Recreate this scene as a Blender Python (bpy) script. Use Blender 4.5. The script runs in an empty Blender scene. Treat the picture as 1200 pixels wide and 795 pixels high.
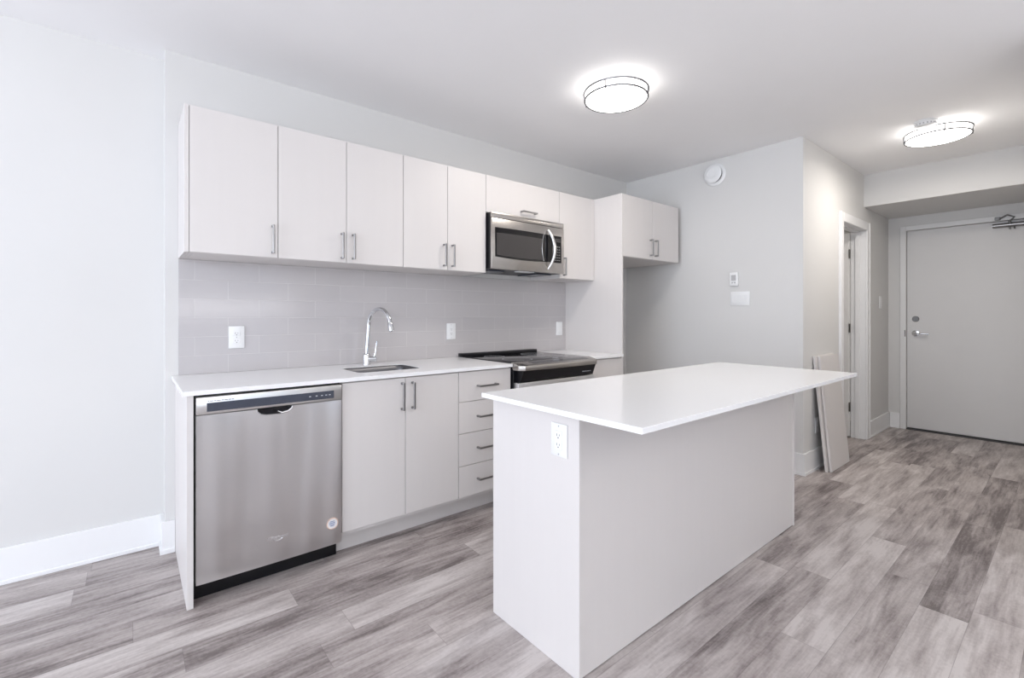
import bpy, bmesh, math, random
from mathutils import Vector, Matrix
random.seed(7)
S = bpy.context.scene
COL = S.collection
# ------------------------------------------------------------------ camera
cd = bpy.data.cameras.new('camera'); cam = bpy.data.objects.new('camera', cd); COL.objects.link(cam)
cam.location = (0, 0, 1.2301)
cam.rotation_euler = (math.radians(90), 0, math.radians(50.6987 - 90))
cd.sensor_width = 36; cd.lens = 546.0526 * 36 / 1200; cd.shift_y = -27.9 / 1200
cd.clip_start = 0.02
S.camera = cam
# ------------------------------------------------------------------ world, light, exposure
w = bpy.data.worlds.new('world'); S.world = w; w.use_nodes = True
bg = w.node_tree.nodes['Background']; bg.inputs[0].default_value = (0.75, 0.85, 1, 1); bg.inputs[1].default_value = 1.0
S.view_settings.view_transform = 'Standard'; S.view_settings.look = 'None'
S.view_settings.gamma = 1; S.view_settings.use_curve_mapping = False
S.view_settings.exposure = 0.30

def area(name, loc, rot, sx, sy, power, colour):
    l = bpy.data.lights.new(name, 'AREA'); l.shape = 'RECTANGLE'; l.size = sx; l.size_y = sy
    l.energy = power; l.color = colour
    o = bpy.data.objects.new(name, l); COL.objects.link(o); o.location = loc; o.rotation_euler = rot
    return o
# daylight entering by the two glazed openings of the living area behind the photographer, plus an added upward fill
area('window_daylight', (-3.9, 0.6, 1.40), (0, math.radians(-90), 0), 2.2, 3.2, 108, (0.92, 0.985, 1.10))
area('balcony_daylight', (-2.3, -2.9, 1.35), (math.radians(90), 0, 0), 2.2, 2.1, 38, (0.93, 0.98, 1.05))
area('ceiling_fill', (0.4, -2.75, 1.35), (math.radians(172), 0, 0), 3.4, 0.8, 88, (1.02, 0.99, 0.97))  # added area light aimed upward to brighten the ceiling
LAMP_STRENGTH = 7
LAMP_POWER = 7

area('side_room_fill', (5.2, 2.25, 2.58), (0, 0, 0), .3, .3, 5, (1.0, 0.95, 0.88))  # added unseen fill to brighten the open door leaf, no fixture

# ------------------------------------------------------------------ materials
def newmat(name):
    m = bpy.data.materials.new(name); m.use_nodes = True
    nt = m.node_tree; b = nt.nodes['Principled BSDF']
    return m, nt, b
def mat(name, col, rough=0.5, metal=0.0, spec=0.5, noise=0.0, nscale=40, bump=0.0, coat=0.0, stretch=None):
    m, nt, b = newmat(name)
    b.inputs['Base Color'].default_value = (*col, 1); b.inputs['Roughness'].default_value = rough
    b.inputs['Metallic'].default_value = metal; b.inputs['Specular IOR Level'].default_value = spec
    b.inputs['Coat Weight'].default_value = coat
    if noise or bump:
        tc = nt.nodes.new('ShaderNodeTexCoord'); mp = nt.nodes.new('ShaderNodeMapping')
        if stretch: mp.inputs['Scale'].default_value = stretch
        n = nt.nodes.new('ShaderNodeTexNoise'); n.inputs['Scale'].default_value = nscale; n.inputs['Detail'].default_value = 4
        nt.links.new(tc.outputs['Object'], mp.inputs[0]); nt.links.new(mp.outputs[0], n.inputs['Vector'])
        if noise:
            mx = nt.nodes.new('ShaderNodeMix'); mx.data_type = 'RGBA'
            mx.inputs[6].default_value = (*[c * (1 - noise) for c in col], 1)
            mx.inputs[7].default_value = (*[min(1, c * (1 + noise)) for c in col], 1)
            nt.links.new(n.outputs['Fac'], mx.inputs[0]); nt.links.new(mx.outputs[2], b.inputs['Base Color'])
        if bump:
            bp = nt.nodes.new('ShaderNodeBump'); bp.inputs['Strength'].default_value = bump; bp.inputs['Distance'].default_value = 0.002
            nt.links.new(n.outputs['Fac'], bp.inputs['Height']); nt.links.new(bp.outputs[0], b.inputs['Normal'])
    return m
M = {}
M['wall'] = mat('wall_paint', (0.70, 0.693, 0.683), 0.75, noise=0.012, nscale=3, bump=0.03)
M['ceiling'] = mat('ceiling_paint', (0.92, 0.915, 0.92), 0.9, noise=0.01, nscale=5)
M['trim'] = mat('white_trim_paint', (0.86, 0.86, 0.865), 0.35, noise=0.01, nscale=8)
M['cab'] = mat('cabinet_laminate', (0.705, 0.674, 0.66), 0.42, noise=0.015, nscale=30, stretch=(1, 1, .05))
M['cabin'] = mat('cabinet_board', (0.62, 0.60, 0.59), 0.55, noise=0.02, nscale=20)
M['quartz'] = mat('white_quartz', (0.92, 0.92, 0.925), 0.16, noise=0.02, nscale=260)
M['nickel'] = mat('brushed_nickel', (0.30, 0.295, 0.295), 0.28, 1.0, noise=0.05, nscale=60, stretch=(1, 1, 8))
M['chrome'] = mat('chrome', (0.70, 0.71, 0.73), 0.05, 1.0, noise=0.01, nscale=10)
M['black'] = mat('black_plastic', (0.006, 0.006, 0.008), 0.32, spec=0.35, noise=0.1, nscale=80)
M['glass_black'] = mat('black_glass', (0.008, 0.008, 0.010), 0.07, spec=0.3, noise=0.1, nscale=10)
M['mesh_glass'] = mat('microwave_window_mesh', (0.055, 0.051, 0.051), 0.3, spec=0.2, noise=0.35, nscale=400)
M['dpanel'] = mat('control_strip', (0.055, 0.062, 0.085), 0.22, noise=0.15, nscale=60)
M['plastic'] = mat('white_plastic', (0.84, 0.845, 0.85), 0.3, noise=0.01, nscale=30)
M['plastic_grey'] = mat('grey_plastic', (0.50, 0.50, 0.51), 0.35, noise=0.02, nscale=30)
M['lamp_ring'] = mat('satin_ring', (0.17, 0.17, 0.18), 0.4, 1.0, noise=0.03, nscale=30)
M['slot'] = mat('slot_dark', (0.10, 0.10, 0.11), 0.5, noise=0.1, nscale=60)
M['dgrey'] = mat('grey_door_paint', (0.71, 0.70, 0.695), 0.5, noise=0.02, nscale=6, bump=0.03)
M['hinge'] = mat('satin_hinge', (0.16, 0.155, 0.15), 0.35, 1.0, noise=0.05, nscale=50)
M['gap_shade'] = mat('shadow_gap', (0.08, 0.08, 0.085), 0.7, noise=0.1, nscale=30)  # shade of the gap at the entry door, put into the colour
M['door_white'] = mat('white_door_paint', (0.80, 0.795, 0.79), 0.4, noise=0.01, nscale=9)
M['mark'] = mat('pale_print', (0.55, 0.57, 0.60), 0.4, noise=0.05, nscale=90)
M['ink'] = mat('dark_print', (0.10, 0.10, 0.12), 0.5, noise=0.05, nscale=90)
M['sticker'] = mat('sticker_paper', (0.78, 0.76, 0.76), 0.5, noise=0.03, nscale=60)
M['sticker_rim'] = mat('sticker_rim', (0.72, 0.52, 0.42), 0.5, noise=0.03, nscale=60)
M['sticker_blue'] = mat('sticker_blue', (0.22, 0.28, 0.45), 0.5, noise=0.03, nscale=60)

def steel(name, col, rough, wavy=0.0, aniso=0.7):
    m, nt, b = newmat(name)
    b.inputs['Base Color'].default_value = (*col, 1); b.inputs['Metallic'].default_value = 1
    b.inputs['Roughness'].default_value = rough; b.inputs['Anisotropic'].default_value = aniso
    tg = nt.nodes.new('ShaderNodeTangent'); tg.direction_type = 'RADIAL'; tg.axis = 'Z'
    nt.links.new(tg.outputs[0], b.inputs['Tangent'])
    tc = nt.nodes.new('ShaderNodeTexCoord')
    mp = nt.nodes.new('ShaderNodeMapping'); mp.inputs['Scale'].default_value = (2, 2, 400)
    n = nt.nodes.new('ShaderNodeTexNoise'); n.inputs['Scale'].default_value = 3; n.inputs['Detail'].default_value = 3
    nt.links.new(tc.outputs['Object'], mp.inputs[0]); nt.links.new(mp.outputs[0], n.inputs['Vector'])
    rr = nt.nodes.new('ShaderNodeMapRange'); rr.inputs[3].default_value = rough * .85; rr.inputs[4].default_value = rough * 1.15
    nt.links.new(n.outputs['Fac'], rr.inputs[0]); nt.links.new(rr.outputs[0], b.inputs['Roughness'])
    if wavy:
        mp2 = nt.nodes.new('ShaderNodeMapping'); mp2.inputs['Scale'].default_value = (5.5, 0.1, 0.55)
        n2 = nt.nodes.new('ShaderNodeTexNoise'); n2.inputs['Scale'].default_value = 1; n2.inputs['Detail'].default_value = 1
        nt.links.new(tc.outputs['Object'], mp2.inputs[0]); nt.links.new(mp2.outputs[0], n2.inputs['Vector'])
        bp = nt.nodes.new('ShaderNodeBump'); bp.inputs['Strength'].default_value = 1; bp.inputs['Distance'].default_value = wavy
        nt.links.new(n2.outputs['Fac'], bp.inputs['Height']); nt.links.new(bp.outputs[0], b.inputs['Normal'])
    return m
M['steel'] = steel('stainless_steel', (0.66, 0.65, 0.64), 0.30)
M['steel_door'] = steel('stainless_door', (0.66, 0.65, 0.65), 0.30, wavy=0.055)
M['steel_warm'] = steel('stainless_warm', (0.46, 0.435, 0.41), 0.26)
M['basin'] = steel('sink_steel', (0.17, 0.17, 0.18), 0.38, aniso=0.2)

def emit(name, col, strength):
    m = bpy.data.materials.new(name); m.use_nodes = True; nt = m.node_tree
    nt.nodes.remove(nt.nodes['Principled BSDF']); e = nt.nodes.new('ShaderNodeEmission')
    e.inputs[0].default_value = (*col, 1); e.inputs[1].default_value = strength
    nt.links.new(e.outputs[0], nt.nodes['Material Output'].inputs[0]); return m
M['lamp'] = emit('lit_diffuser', (1.0, 0.965, 0.92), LAMP_STRENGTH)

def floor_material():
    m, nt, b = newmat('vinyl_plank_floor'); L = nt.links
    def nd(t, **k):
        n = nt.nodes.new(t)
        for a, v in k.items(): setattr(n, a, v)
        return n
    def mth(op, a, c=None, d=None):
        n = nd('ShaderNodeMath', operation=op)
        for i, v in enumerate((a, c, d)):
            if v is None: continue
            if isinstance(v, (int, float)): n.inputs[i].default_value = v
            else: L.new(v, n.inputs[i])
        return n.outputs[0]
    tc = nd('ShaderNodeTexCoord'); sp = nd('ShaderNodeSeparateXYZ'); L.new(tc.outputs['Object'], sp.inputs[0])
    X, Y = sp.outputs[0], sp.outputs[1]
    W, LEN = 0.1515, 1.24
    yv = mth('DIVIDE', mth('SUBTRACT', Y, 0.285), W); row = mth('FLOOR', yv); fy = mth('FRACT', yv)
    wn = nd('ShaderNodeTexWhiteNoise', noise_dimensions='1D'); L.new(row, wn.inputs['W'])
    xv = mth('ADD', mth('DIVIDE', X, LEN), mth('MULTIPLY', wn.outputs['Value'], 5.0)); col = mth('FLOOR', xv); fx = mth('FRACT', xv)
    cmb = nd('ShaderNodeCombineXYZ'); L.new(row, cmb.inputs[0]); L.new(col, cmb.inputs[1])
    wn2 = nd('ShaderNodeTexWhiteNoise', noise_dimensions='2D'); L.new(cmb.outputs[0], wn2.inputs['Vector'])
    pr = wn2.outputs['Value']
    # grain coordinates, shifted per plank
    v1 = nd('ShaderNodeCombineXYZ'); L.new(mth('MULTIPLY', X, 0.95), v1.inputs[0]); L.new(mth('MULTIPLY', Y, 5.2), v1.inputs[1]); L.new(mth('MULTIPLY', pr, 37.0), v1.inputs[2])
    blot = nd('ShaderNodeTexNoise'); L.new(v1.outputs[0], blot.inputs['Vector']); blot.inputs['Scale'].default_value = 2.6; blot.inputs['Detail'].default_value = 5; blot.inputs['Roughness'].default_value = 0.6; blot.inputs['Distortion'].default_value = 0.35
    v2 = nd('ShaderNodeCombineXYZ'); L.new(mth('MULTIPLY', X, 3.0), v2.inputs[0]); L.new(mth('MULTIPLY', Y, 55.0), v2.inputs[1]); L.new(mth('MULTIPLY', pr, 91.0), v2.inputs[2])
    gr = nd('ShaderNodeTexNoise'); L.new(v2.outputs[0], gr.inputs['Vector']); gr.inputs['Scale'].default_value = 1.6; gr.inputs['Detail'].default_value = 6; gr.inputs['Roughness'].default_value = 0.65
    fn = nd('ShaderNodeTexNoise'); L.new(tc.outputs['Object'], fn.inputs['Vector']); fn.inputs['Scale'].default_value = 70; fn.inputs['Detail'].default_value = 3
    t = mth('ADD', mth('MULTIPLY', mth('SUBTRACT', blot.outputs['Fac'], 0.5), 2.05), mth('MULTIPLY', mth('SUBTRACT', gr.outputs['Fac'], 0.5), 0.8))
    t = mth('ADD', t, mth('MULTIPLY', mth('SUBTRACT', fn.outputs['Fac'], 0.5), 0.4))
    t = mth('ADD', t, mth('MULTIPLY', mth('SUBTRACT', pr, 0.5), 0.52))
    t = mth('ADD', t, 0.52)
    rp = nd('ShaderNodeValToRGB'); L.new(t, rp.inputs[0])
    e = rp.color_ramp.elements
    e[0].position = 0.0; e[0].color = (0.15, 0.124, 0.12, 1)
    e[1].position = 1.0; e[1].color = (0.60, 0.553, 0.535, 1)
    x = e.new(0.45); x.color = (0.375, 0.33, 0.318, 1)
    # joints
    ey = mth('MULTIPLY', mth('MINIMUM', fy, mth('SUBTRACT', 1.0, fy)), W)
    ex = mth('MULTIPLY', mth('MINIMUM', fx, mth('SUBTRACT', 1.0, fx)), LEN)
    ed = mth('MINIMUM', ey, ex)
    j = mth('LESS_THAN', ed, 0.0010)
    mx = nd('ShaderNodeMix', data_type='RGBA'); L.new(mth('MULTIPLY', j, 0.4), mx.inputs[0]); L.new(rp.outputs[0], mx.inputs[6]); mx.inputs[7].default_value = (0.12, 0.10, 0.095, 1)
    L.new(mx.outputs[2], b.inputs['Base Color'])
    b.inputs['Roughness'].default_value = 0.42; b.inputs['Specular IOR Level'].default_value = 0.45
    bp = nd('ShaderNodeBump'); bp.inputs['Strength'].default_value = 0.12; bp.inputs['Distance'].default_value = 0.002
    L.new(gr.outputs['Fac'], bp.inputs['Height']); L.new(bp.outputs[0], b.inputs['Normal'])
    return m
M['floor'] = floor_material()

def tile_material():
    m, nt, b = newmat('grey_subway_tile'); L = nt.links
    tc = nt.nodes.new('ShaderNodeTexCoord'); sp = nt.nodes.new('ShaderNodeSeparateXYZ'); L.new(tc.outputs['Object'], sp.inputs[0])
    cb = nt.nodes.new('ShaderNodeCombineXYZ')
    a = nt.nodes.new('ShaderNodeMath'); a.operation = 'ADD'; a.inputs[1].default_value = -0.264 + 0.3085 * 4
    c = nt.nodes.new('ShaderNodeMath'); c.operation = 'ADD'; c.inputs[1].default_value = -0.911 + 0.1015 * 4
    L.new(sp.outputs[0], a.inputs[0]); L.new(sp.outputs[2], c.inputs[0]); L.new(a.outputs[0], cb.inputs[0]); L.new(c.outputs[0], cb.inputs[1])
    br = nt.nodes.new('ShaderNodeTexBrick'); L.new(cb.outputs[0], br.inputs['Vector'])
    br.offset = 0.5; br.offset_frequency = 2
    br.inputs['Scale'].default_value = 1; br.inputs['Brick Width'].default_value = 0.3085; br.inputs['Row Height'].default_value = 0.1015
    br.inputs['Mortar Size'].default_value = 0.0014; br.inputs['Mortar Smooth'].default_value = 0.2
    br.inputs['Color1'].default_value = (0.515, 0.491, 0.496, 1); br.inputs['Color2'].default_value = (0.53, 0.505, 0.51, 1)
    br.inputs['Mortar'].default_value = (0.63, 0.61, 0.605, 1); br.inputs['Bias'].default_value = 0
    L.new(br.outputs['Color'], b.inputs['Base Color'])
    b.inputs['Roughness'].default_value = 0.14
    iv = nt.nodes.new('ShaderNodeMath'); iv.operation = 'SUBTRACT'; iv.inputs[0].default_value = 1; L.new(br.outputs['Fac'], iv.inputs[1])
    bp = nt.nodes.new('ShaderNodeBump'); bp.inputs['Strength'].default_value = 0.5; bp.inputs['Distance'].default_value = 0.0015
    L.new(iv.outputs[0], bp.inputs['Height']); L.new(bp.outputs[0], b.inputs['Normal'])
    return m
M['tile'] = tile_material()

# ------------------------------------------------------------------ mesh helpers (world coordinates)
def BM(): return bmesh.new()
def box(bm, x0, x1, y0, y1, z0, z1, bev=0.0, seg=1, mtx=None):
    if x1 < x0: x0, x1 = x1, x0
    if y1 < y0: y0, y1 = y1, y0
    if z1 < z0: z0, z1 = z1, z0
    vs = [bm.verts.new((x, y, z)) for x in (x0, x1) for y in (y0, y1) for z in (z0, z1)]
    fs = [(0, 1, 3, 2), (4, 6, 7, 5), (0, 4, 5, 1), (2, 3, 7, 6), (0, 2, 6, 4), (1, 5, 7, 3)]
    faces = [bm.faces.new([vs[i] for i in f]) for f in fs]
    if mtx is not None: bmesh.ops.transform(bm, matrix=mtx, verts=vs)
    if bev:
        ed = list({e for f in faces for e in f.edges})
        bmesh.ops.bevel(bm, geom=ed, offset=bev, segments=seg, affect='EDGES', profile=0.5)
    return bm
def tube(bm, pts, r, seg=14, caps=True):
    pts = [Vector(p) for p in pts]; n = len(pts)
    rr = r if isinstance(r, (list, tuple)) else [r] * n
    tang = []
    for i in range(n):
        t = (pts[min(i + 1, n - 1)] - pts[max(i - 1, 0)]).normalized(); tang.append(t)
    ref = Vector((0, 0, 1)) if abs(tang[0].z) < 0.9 else Vector((1, 0, 0))
    u = tang[0].cross(ref).normalized(); rings = []
    for i in range(n):
        u = (u - tang[i] * u.dot(tang[i])).normalized(); v = tang[i].cross(u)
        rings.append([bm.verts.new(pts[i] + (u * math.cos(2 * math.pi * k / seg) + v * math.sin(2 * math.pi * k / seg)) * rr[i]) for k in range(seg)])
    for i in range(n - 1):
        for k in range(seg):
            bm.faces.new([rings[i][k], rings[i][(k + 1) % seg], rings[i + 1][(k + 1) % seg], rings[i + 1][k]])
    if caps:
        bm.faces.new(list(reversed(rings[0]))); bm.faces.new(rings[-1])
    return bm
def lathe(bm, centre, axis, prof, seg=40):
    """prof: list of (radius, distance along axis)"""
    c = Vector(centre); a = Vector(axis).normalized(); ref = Vector((0, 0, 1)) if abs(a.z) < .9 else Vector((1, 0, 0))
    u = a.cross(ref).normalized(); v = a.cross(u); rings = []
    for r, d in prof:
        if r < 1e-6: rings.append([bm.verts.new(c + a * d)])
        else: rings.append([bm.verts.new(c + a * d + (u * math.cos(2 * math.pi * k / seg) + v * math.sin(2 * math.pi * k / seg)) * r) for k in range(seg)])
    for i in range(len(rings) - 1):
        A, B = rings[i], rings[i + 1]
        for k in range(seg):
            k2 = (k + 1) % seg
            if len(A) == 1 and len(B) == 1: continue
            if len(A) == 1: bm.faces.new([A[0], B[k2], B[k]])
            elif len(B) == 1: bm.faces.new([A[k], A[k2], B[0]])
            else: bm.faces.new([A[k], A[k2], B[k2], B[k]])
    return bm
def prism(bm, pts, d0, d1, axis='Y'):
    """closed outline pts (a,b) extruded along axis; X:(y,z) Y:(x,z) Z:(x,y)"""
    def P(a, b, d): return {'X': (d, a, b), 'Y': (a, d, b), 'Z': (a, b, d)}[axis]
    A = [bm.verts.new(P(a, b, d0)) for a, b in pts]; B = [bm.verts.new(P(a, b, d1)) for a, b in pts]
    bm.faces.new(A); bm.faces.new(list(reversed(B))); n = len(pts)
    for i in range(n): bm.faces.new([A[i], B[i], B[(i + 1) % n], A[(i + 1) % n]])
    return bm
def rounded(x0, x1, y0, y1, r, n=6):
    out = []
    for cx, cy, a0 in ((x1 - r, y1 - r, 0), (x0 + r, y1 - r, 90), (x0 + r, y0 + r, 180), (x1 - r, y0 + r, 270)):
        for k in range(n + 1):
            a = math.radians(a0 + 90 * k / n); out.append((cx + r * math.cos(a), cy + r * math.sin(a)))
    return out
def text(bm, s, size, mtx, depth=0.0004):
    cu = bpy.data.curves.new('t', 'FONT'); cu.body = s; cu.size = size; cu.extrude = depth; cu.align_x = 'CENTER'; cu.align_y = 'CENTER'; cu.resolution_u = 3
    o = bpy.data.objects.new('t', cu); COL.objects.link(o); bpy.context.view_layer.update()
    me = bpy.data.meshes.new_from_object(o.evaluated_get(bpy.context.evaluated_depsgraph_get()))
    me.transform(mtx); bm.from_mesh(me); bpy.data.objects.remove(o); bpy.data.curves.remove(cu); bpy.data.meshes.remove(me)
FACE_MY = Matrix.Rotation(math.radians(90), 4, 'X')          # text facing -Y, reading along +X

def wloc(o):
    v = Vector((0, 0, 0))
    while o: v += o.location; o = o.parent
    return v
def obj(name, bm, m, parent=None, smooth=False):
    bmesh.ops.recalc_face_normals(bm, faces=bm.faces)
    me = bpy.data.meshes.new(name)
    if parent: off = wloc(parent)
    else:
        xs = [v.co for v in bm.verts]
        off = Vector(((min(v.x for v in xs) + max(v.x for v in xs)) / 2, (min(v.y for v in xs) + max(v.y for v in xs)) / 2, min(v.z for v in xs)))
        if m in (M['floor'], M['tile']): off = Vector((0, 0, 0))
    bm.transform(Matrix.Translation(-off)); bm.to_mesh(me); bm.free()
    me.materials.append(m)
    if smooth:
        for p in me.polygons: p.use_smooth = True
        try: me.set_sharp_from_angle(angle=math.radians(35))
        except Exception: pass
    o = bpy.data.objects.new(name, me); COL.objects.link(o)
    if parent: o.parent = parent
    else: o.location = off
    return o
def tag(o, label, cat, group=None):
    o['label'] = label; o['category'] = cat
    if group: o['group'] = group
    return o
def thing(name, label, cat, loc, group=None):
    o = bpy.data.objects.new(name, None); o.empty_display_size = 0.05; COL.objects.link(o); o.location = loc
    return tag(o, label, cat, group)
def struct(name, bm, m, parent=None, smooth=False):
    o = obj(name, bm, m, parent, smooth)
    o['kind'] = 'structure'
    return o
def sroot(name, loc):
    o = bpy.data.objects.new(name, None); o.empty_display_size = 0.05; COL.objects.link(o); o.location = loc; o['kind'] = 'structure'
    return o

# ------------------------------------------------------------------ measured places
YW, YH, XC, XE, ZC = 3.0024, 1.352, 3.9962, 6.4865, 2.605
YL = 3.128           # recessed wall left of the kitchen
XS = 0.138           # left end of the kitchen wall
XWIN, YFR, YCOR = -4.0, -3.0, 0.12
YU, YP, YB = 2.652, 2.3614, 2.3573
ZUT, ZUB, ZCT, ZCB = 2.2222, 1.5272, 0.9139, 0.8942

# ------------------------------------------------------------------ structure
b = BM(); box(b, XWIN - .12, XE + .12, YFR - .12, 3.3, -0.1, 0); struct('floor', b, M['floor'])
b = BM(); box(b, XWIN - .12, XE + .12, YFR - .12, 3.3, ZC, ZC + .12); struct('ceiling', b, M['ceiling'])
b = BM(); box(b, XS, XE + .12, YW, YW + .25, 0, ZC); struct('wall_back', b, M['wall'])
b = BM(); box(b, XWIN - .12, XS, YL, YL + .12, 0, ZC); struct('wall_left', b, M['wall'])
b = BM(); box(b, XC, XC + .12, YH, YW, 0, ZC); struct('wall_right', b, M['wall'])
DX0, DX1, DZ = 4.905, 5.619, 2.066           # side door opening
b = BM()
box(b, XC + .12, DX0 - .02, YH, YH + .12, 0, ZC); box(b, DX1 + .02, XE, YH, YH + .12, 0, ZC); box(b, DX0 - .02, DX1 + .02, YH, YH + .12, DZ + .02, ZC)
struct('wall_hall', b, M['wall'])
EY0, EY1, EZ = 0.232, 1.198, 2.139              # entry door opening
b = BM()
box(b, XE, XE + .12, EY1 + .05, 3.0, 0, ZC); box(b, XE, XE + .12, YCOR, EY0 - .05, 0, ZC); box(b, XE, XE + .12, EY0 - .05, EY1 + .05, EZ + .05, ZC)
struct('wall_entry', b, M['wall'])
b = BM(); box(b, 3.42, XE + .12, YCOR - .12, YCOR, 0, ZC); struct('wall_corridor', b, M['wall'])
b = BM(); box(b, 3.42, 3.54, YFR, YCOR - .12, 0, ZC); struct('wall_side', b, M['wall'])
# living-area walls behind the photographer, with their glazed openings
b = BM(); box(b, XWIN - .12, XWIN, YFR, -1.05, 0, ZC); box(b, XWIN - .12, XWIN, 2.25, YL, 0, ZC); box(b, XWIN - .12, XWIN, -1.05, 2.25, 0, .28); box(b, XWIN - .12, XWIN, -1.05, 2.25, 2.52, ZC)
struct('wall_window', b, M['wall'])
b = BM(); box(b, XWIN - .12, -3.45, YFR - .12, YFR, 0, ZC); box(b, 2.15, 3.54, YFR - .12, YFR, 0, ZC); box(b, -3.45, 2.15, YFR - .12, YFR, 2.42, ZC); box(b, -3.45, 2.15, YFR - .12, YFR, 0, .24)
struct('wall_front', b, M['wall'])
glass = mat('window_glass', (0.9, 0.95, 1.0), 0.02); glass.node_tree.nodes['Principled BSDF'].inputs['Transmission Weight'].default_value = 1
def window(name, axis, c, a0, a1, z0, z1, n):
    r = sroot(name, (c, (a0 + a1) / 2, z0) if axis == 'X' else ((a0 + a1) / 2, c, z0))
    f = BM(); g = BM()
    def bx(bm, p, q, d, za, zb):
        if axis == 'X': box(bm, c - d, c + d, p, q, za, zb, .004)
        else: box(bm, p, q, c - d, c + d, za, zb, .004)
    bx(f, a0, a1, .035, z0, z0 + .06); bx(f, a0, a1, .035, z1 - .06, z1)
    for k in range(n + 1):
        p = a0 + (a1 - a0 - .06) * k / n; bx(f, p, p + .06, .0351, z0, z1)
    bx(g, a0 + .03, a1 - .03, .004, z0 + .03, z1 - .03)
    struct('window_frame', f, M['trim'], r); struct('window_pane', g, glass, r)
window('window_1', 'X', XWIN - .06, -1.05, 2.25, .28, 2.52, 3)
window('window_2', 'Y', YFR - .06, -3.45, 2.15, .24, 2.42, 5)
# bulkhead over the entry
b = BM(); box(b, 5.5748, XE, YCOR, YH, 2.292, ZC); struct('wall_soffit', b, M['wall'])

# baseboards: flat board with a small shoe at the floor
def bb_x(bm, x0, x1, yf, h=.165, t=.014, shoe=True):     # runs along X, wall face at yf, facing -Y
    box(bm, x0, x1, yf - t, yf, 0, h, .002)
    if shoe: box(bm, x0, x1, yf - t - .008, yf - t, 0, .022, .003)
def bb_y(bm, y0, y1, xf, h=.165, t=.014, sgn=-1):
    box(bm, xf + sgn * t, xf, y0, y1, 0, h, .002); box(bm, xf + sgn * (t + .008), xf + sgn * t, y0, y1, 0, .022, .003)
b = BM(); bb_x(b, XWIN, XS - .0005, YL); struct('baseboard_left', b, M['trim'])
b = BM(); box(b, XS - .014, XS, YW, YL - .016, 0, .165, .001); box(b, XS - .022, XS - .014, YW - .014, YL - .016, 0, .022, .001); box(b, XS - .014, .1795, YW - .014, YW, 0, .165, .001); box(b, XS - .022, .1795, YW - .022, YW - .014, 0, .022, .001); struct('baseboard_back', b, M['trim'])
b = BM(); box(b, XC - .014, XC, YH, YW - .001, 0, .165, .001); box(b, XC - .022, XC - .014, YH - .014, YW - .001, 0, .022, .001); struct('baseboard_right', b, M['trim'])
b = BM(); box(b, XC - .014, 4.818, YH - .014, YH, 0, .165, .001); box(b, XC - .022, 4.818, YH - .022, YH - .014, 0, .022, .001); bb_x(b, 5.702, XE - .001, YH); struct('baseboard_hall', b, M['trim'])
b = BM(); bb_y(b, EY1 + .052, YH - .016, XE); struct('baseboard_entry', b, M['trim'])
b = BM(); bb_x(b, 3.42, XE - .03, YCOR + .0); bmesh.ops.transform(b, matrix=Matrix.Translation((0, .022, 0)), verts=b.verts); struct('baseboard_corridor', b, M['trim'])

# ------------------------------------------------------------------ entry door
d = sroot('door_1', (XE, (EY0 + EY1) / 2, 0))
b = BM(); XL = XE + .022
box(b, XL, XL + .045, EY0 + .003, EY1 - .003, .018, EZ - .003, .002); struct('door_leaf', b, M['dgrey'], d)
b = BM()
for y0, y1 in ((EY1, EY1 + .05), (EY0 - .05, EY0)):
    box(b, XE - .016, XE + .12, y0, y1, 0, EZ + .05, .003)
box(b, XE - .016, XE + .12, EY0, EY1, EZ, EZ + .05, .003)
box(b, XL + .046, XL + .06, EY1 - .016, EY1, 0, EZ); box(b, XL + .046, XL + .06, EY0, EY0 + .016, 0, EZ); box(b, XL + .046, XL + .06, EY0, EY1, EZ - .016, EZ)
struct('door_frame', b, M['door_white'], d)
b = BM(); box(b, XE - .01, XE + .12, EY0, EY1, 0, .009, .002); struct('door_threshold', b, M['gap_shade'], d)
b = BM(); box(b, XE + .13, XE + .14, EY0 - .1, EY1 + .1, 0, EZ + .1); struct('door_backing', b, M['gap_shade'], d)
# lever set
b = BM(); lathe(b, (XL, 1.124, 1.036), (-1, 0, 0), [(.0, 0), (.033, 0), (.033, .006), (.030, .010), (.014, .012), (.013, .045), (0, .045)], 28)
tube(b, [(XL - .043, 1.130, 1.036), (XL - .046, 1.115, 1.036), (XL - .046, 1.07, 1.034), (XL - .044, 1.012, 1.030)], [.0095, .010, .0085, .007], 12)
h = struct('lever_handle', b, M['chrome'], d, True)
b = BM(); lathe(b, (XL, 1.124, 1.19), (-1, 0, 0), [(0, 0), (.030, 0), (.030, .006), (.026, .012), (.017, .012), (.016, .018), (0, .018)], 28)
struct('deadbolt', b, M['hinge'], d, True)
b = BM(); box(b, XE - .0175, XE - .0162, EY1 + .004, EY1 + .012, 1.0, 1.07); struct('strike_plate', b, M['hinge'], d)
# overhead closer: body tube on the leaf, arm up to the frame head
b = BM(); tube(b, [(XL - .035, .545, 2.092), (XL - .035, .26, 2.092)], .021, 16); box(b, XL - .03, XL - .001, .28, .40, 2.075, 2.11, .003)
struct('closer_body', b, M['nickel'], d, True)
b = BM(); tube(b, [(XL - .045, .43, 2.09), (XL - .045, .43, 2.13)], .009); tube(b, [(XL - .05, .43, 2.125), (XL - .055, .40, 2.16), (XL - .06, .445, 2.185), (XL - .05, .50, 2.155)], .008); box(b, XE - .03, XE - .0165, .49, .53, 2.143, 2.175, .003)
tube(b, [(XL - .035, .40, 2.05), (XL - .035, .40, 2.08)], .006); tube(b, [(XL - .035, .43, 2.05), (XL - .035, .43, 2.08)], .006)
struct('closer_arm', b, M['hinge'], d, True)

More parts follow.
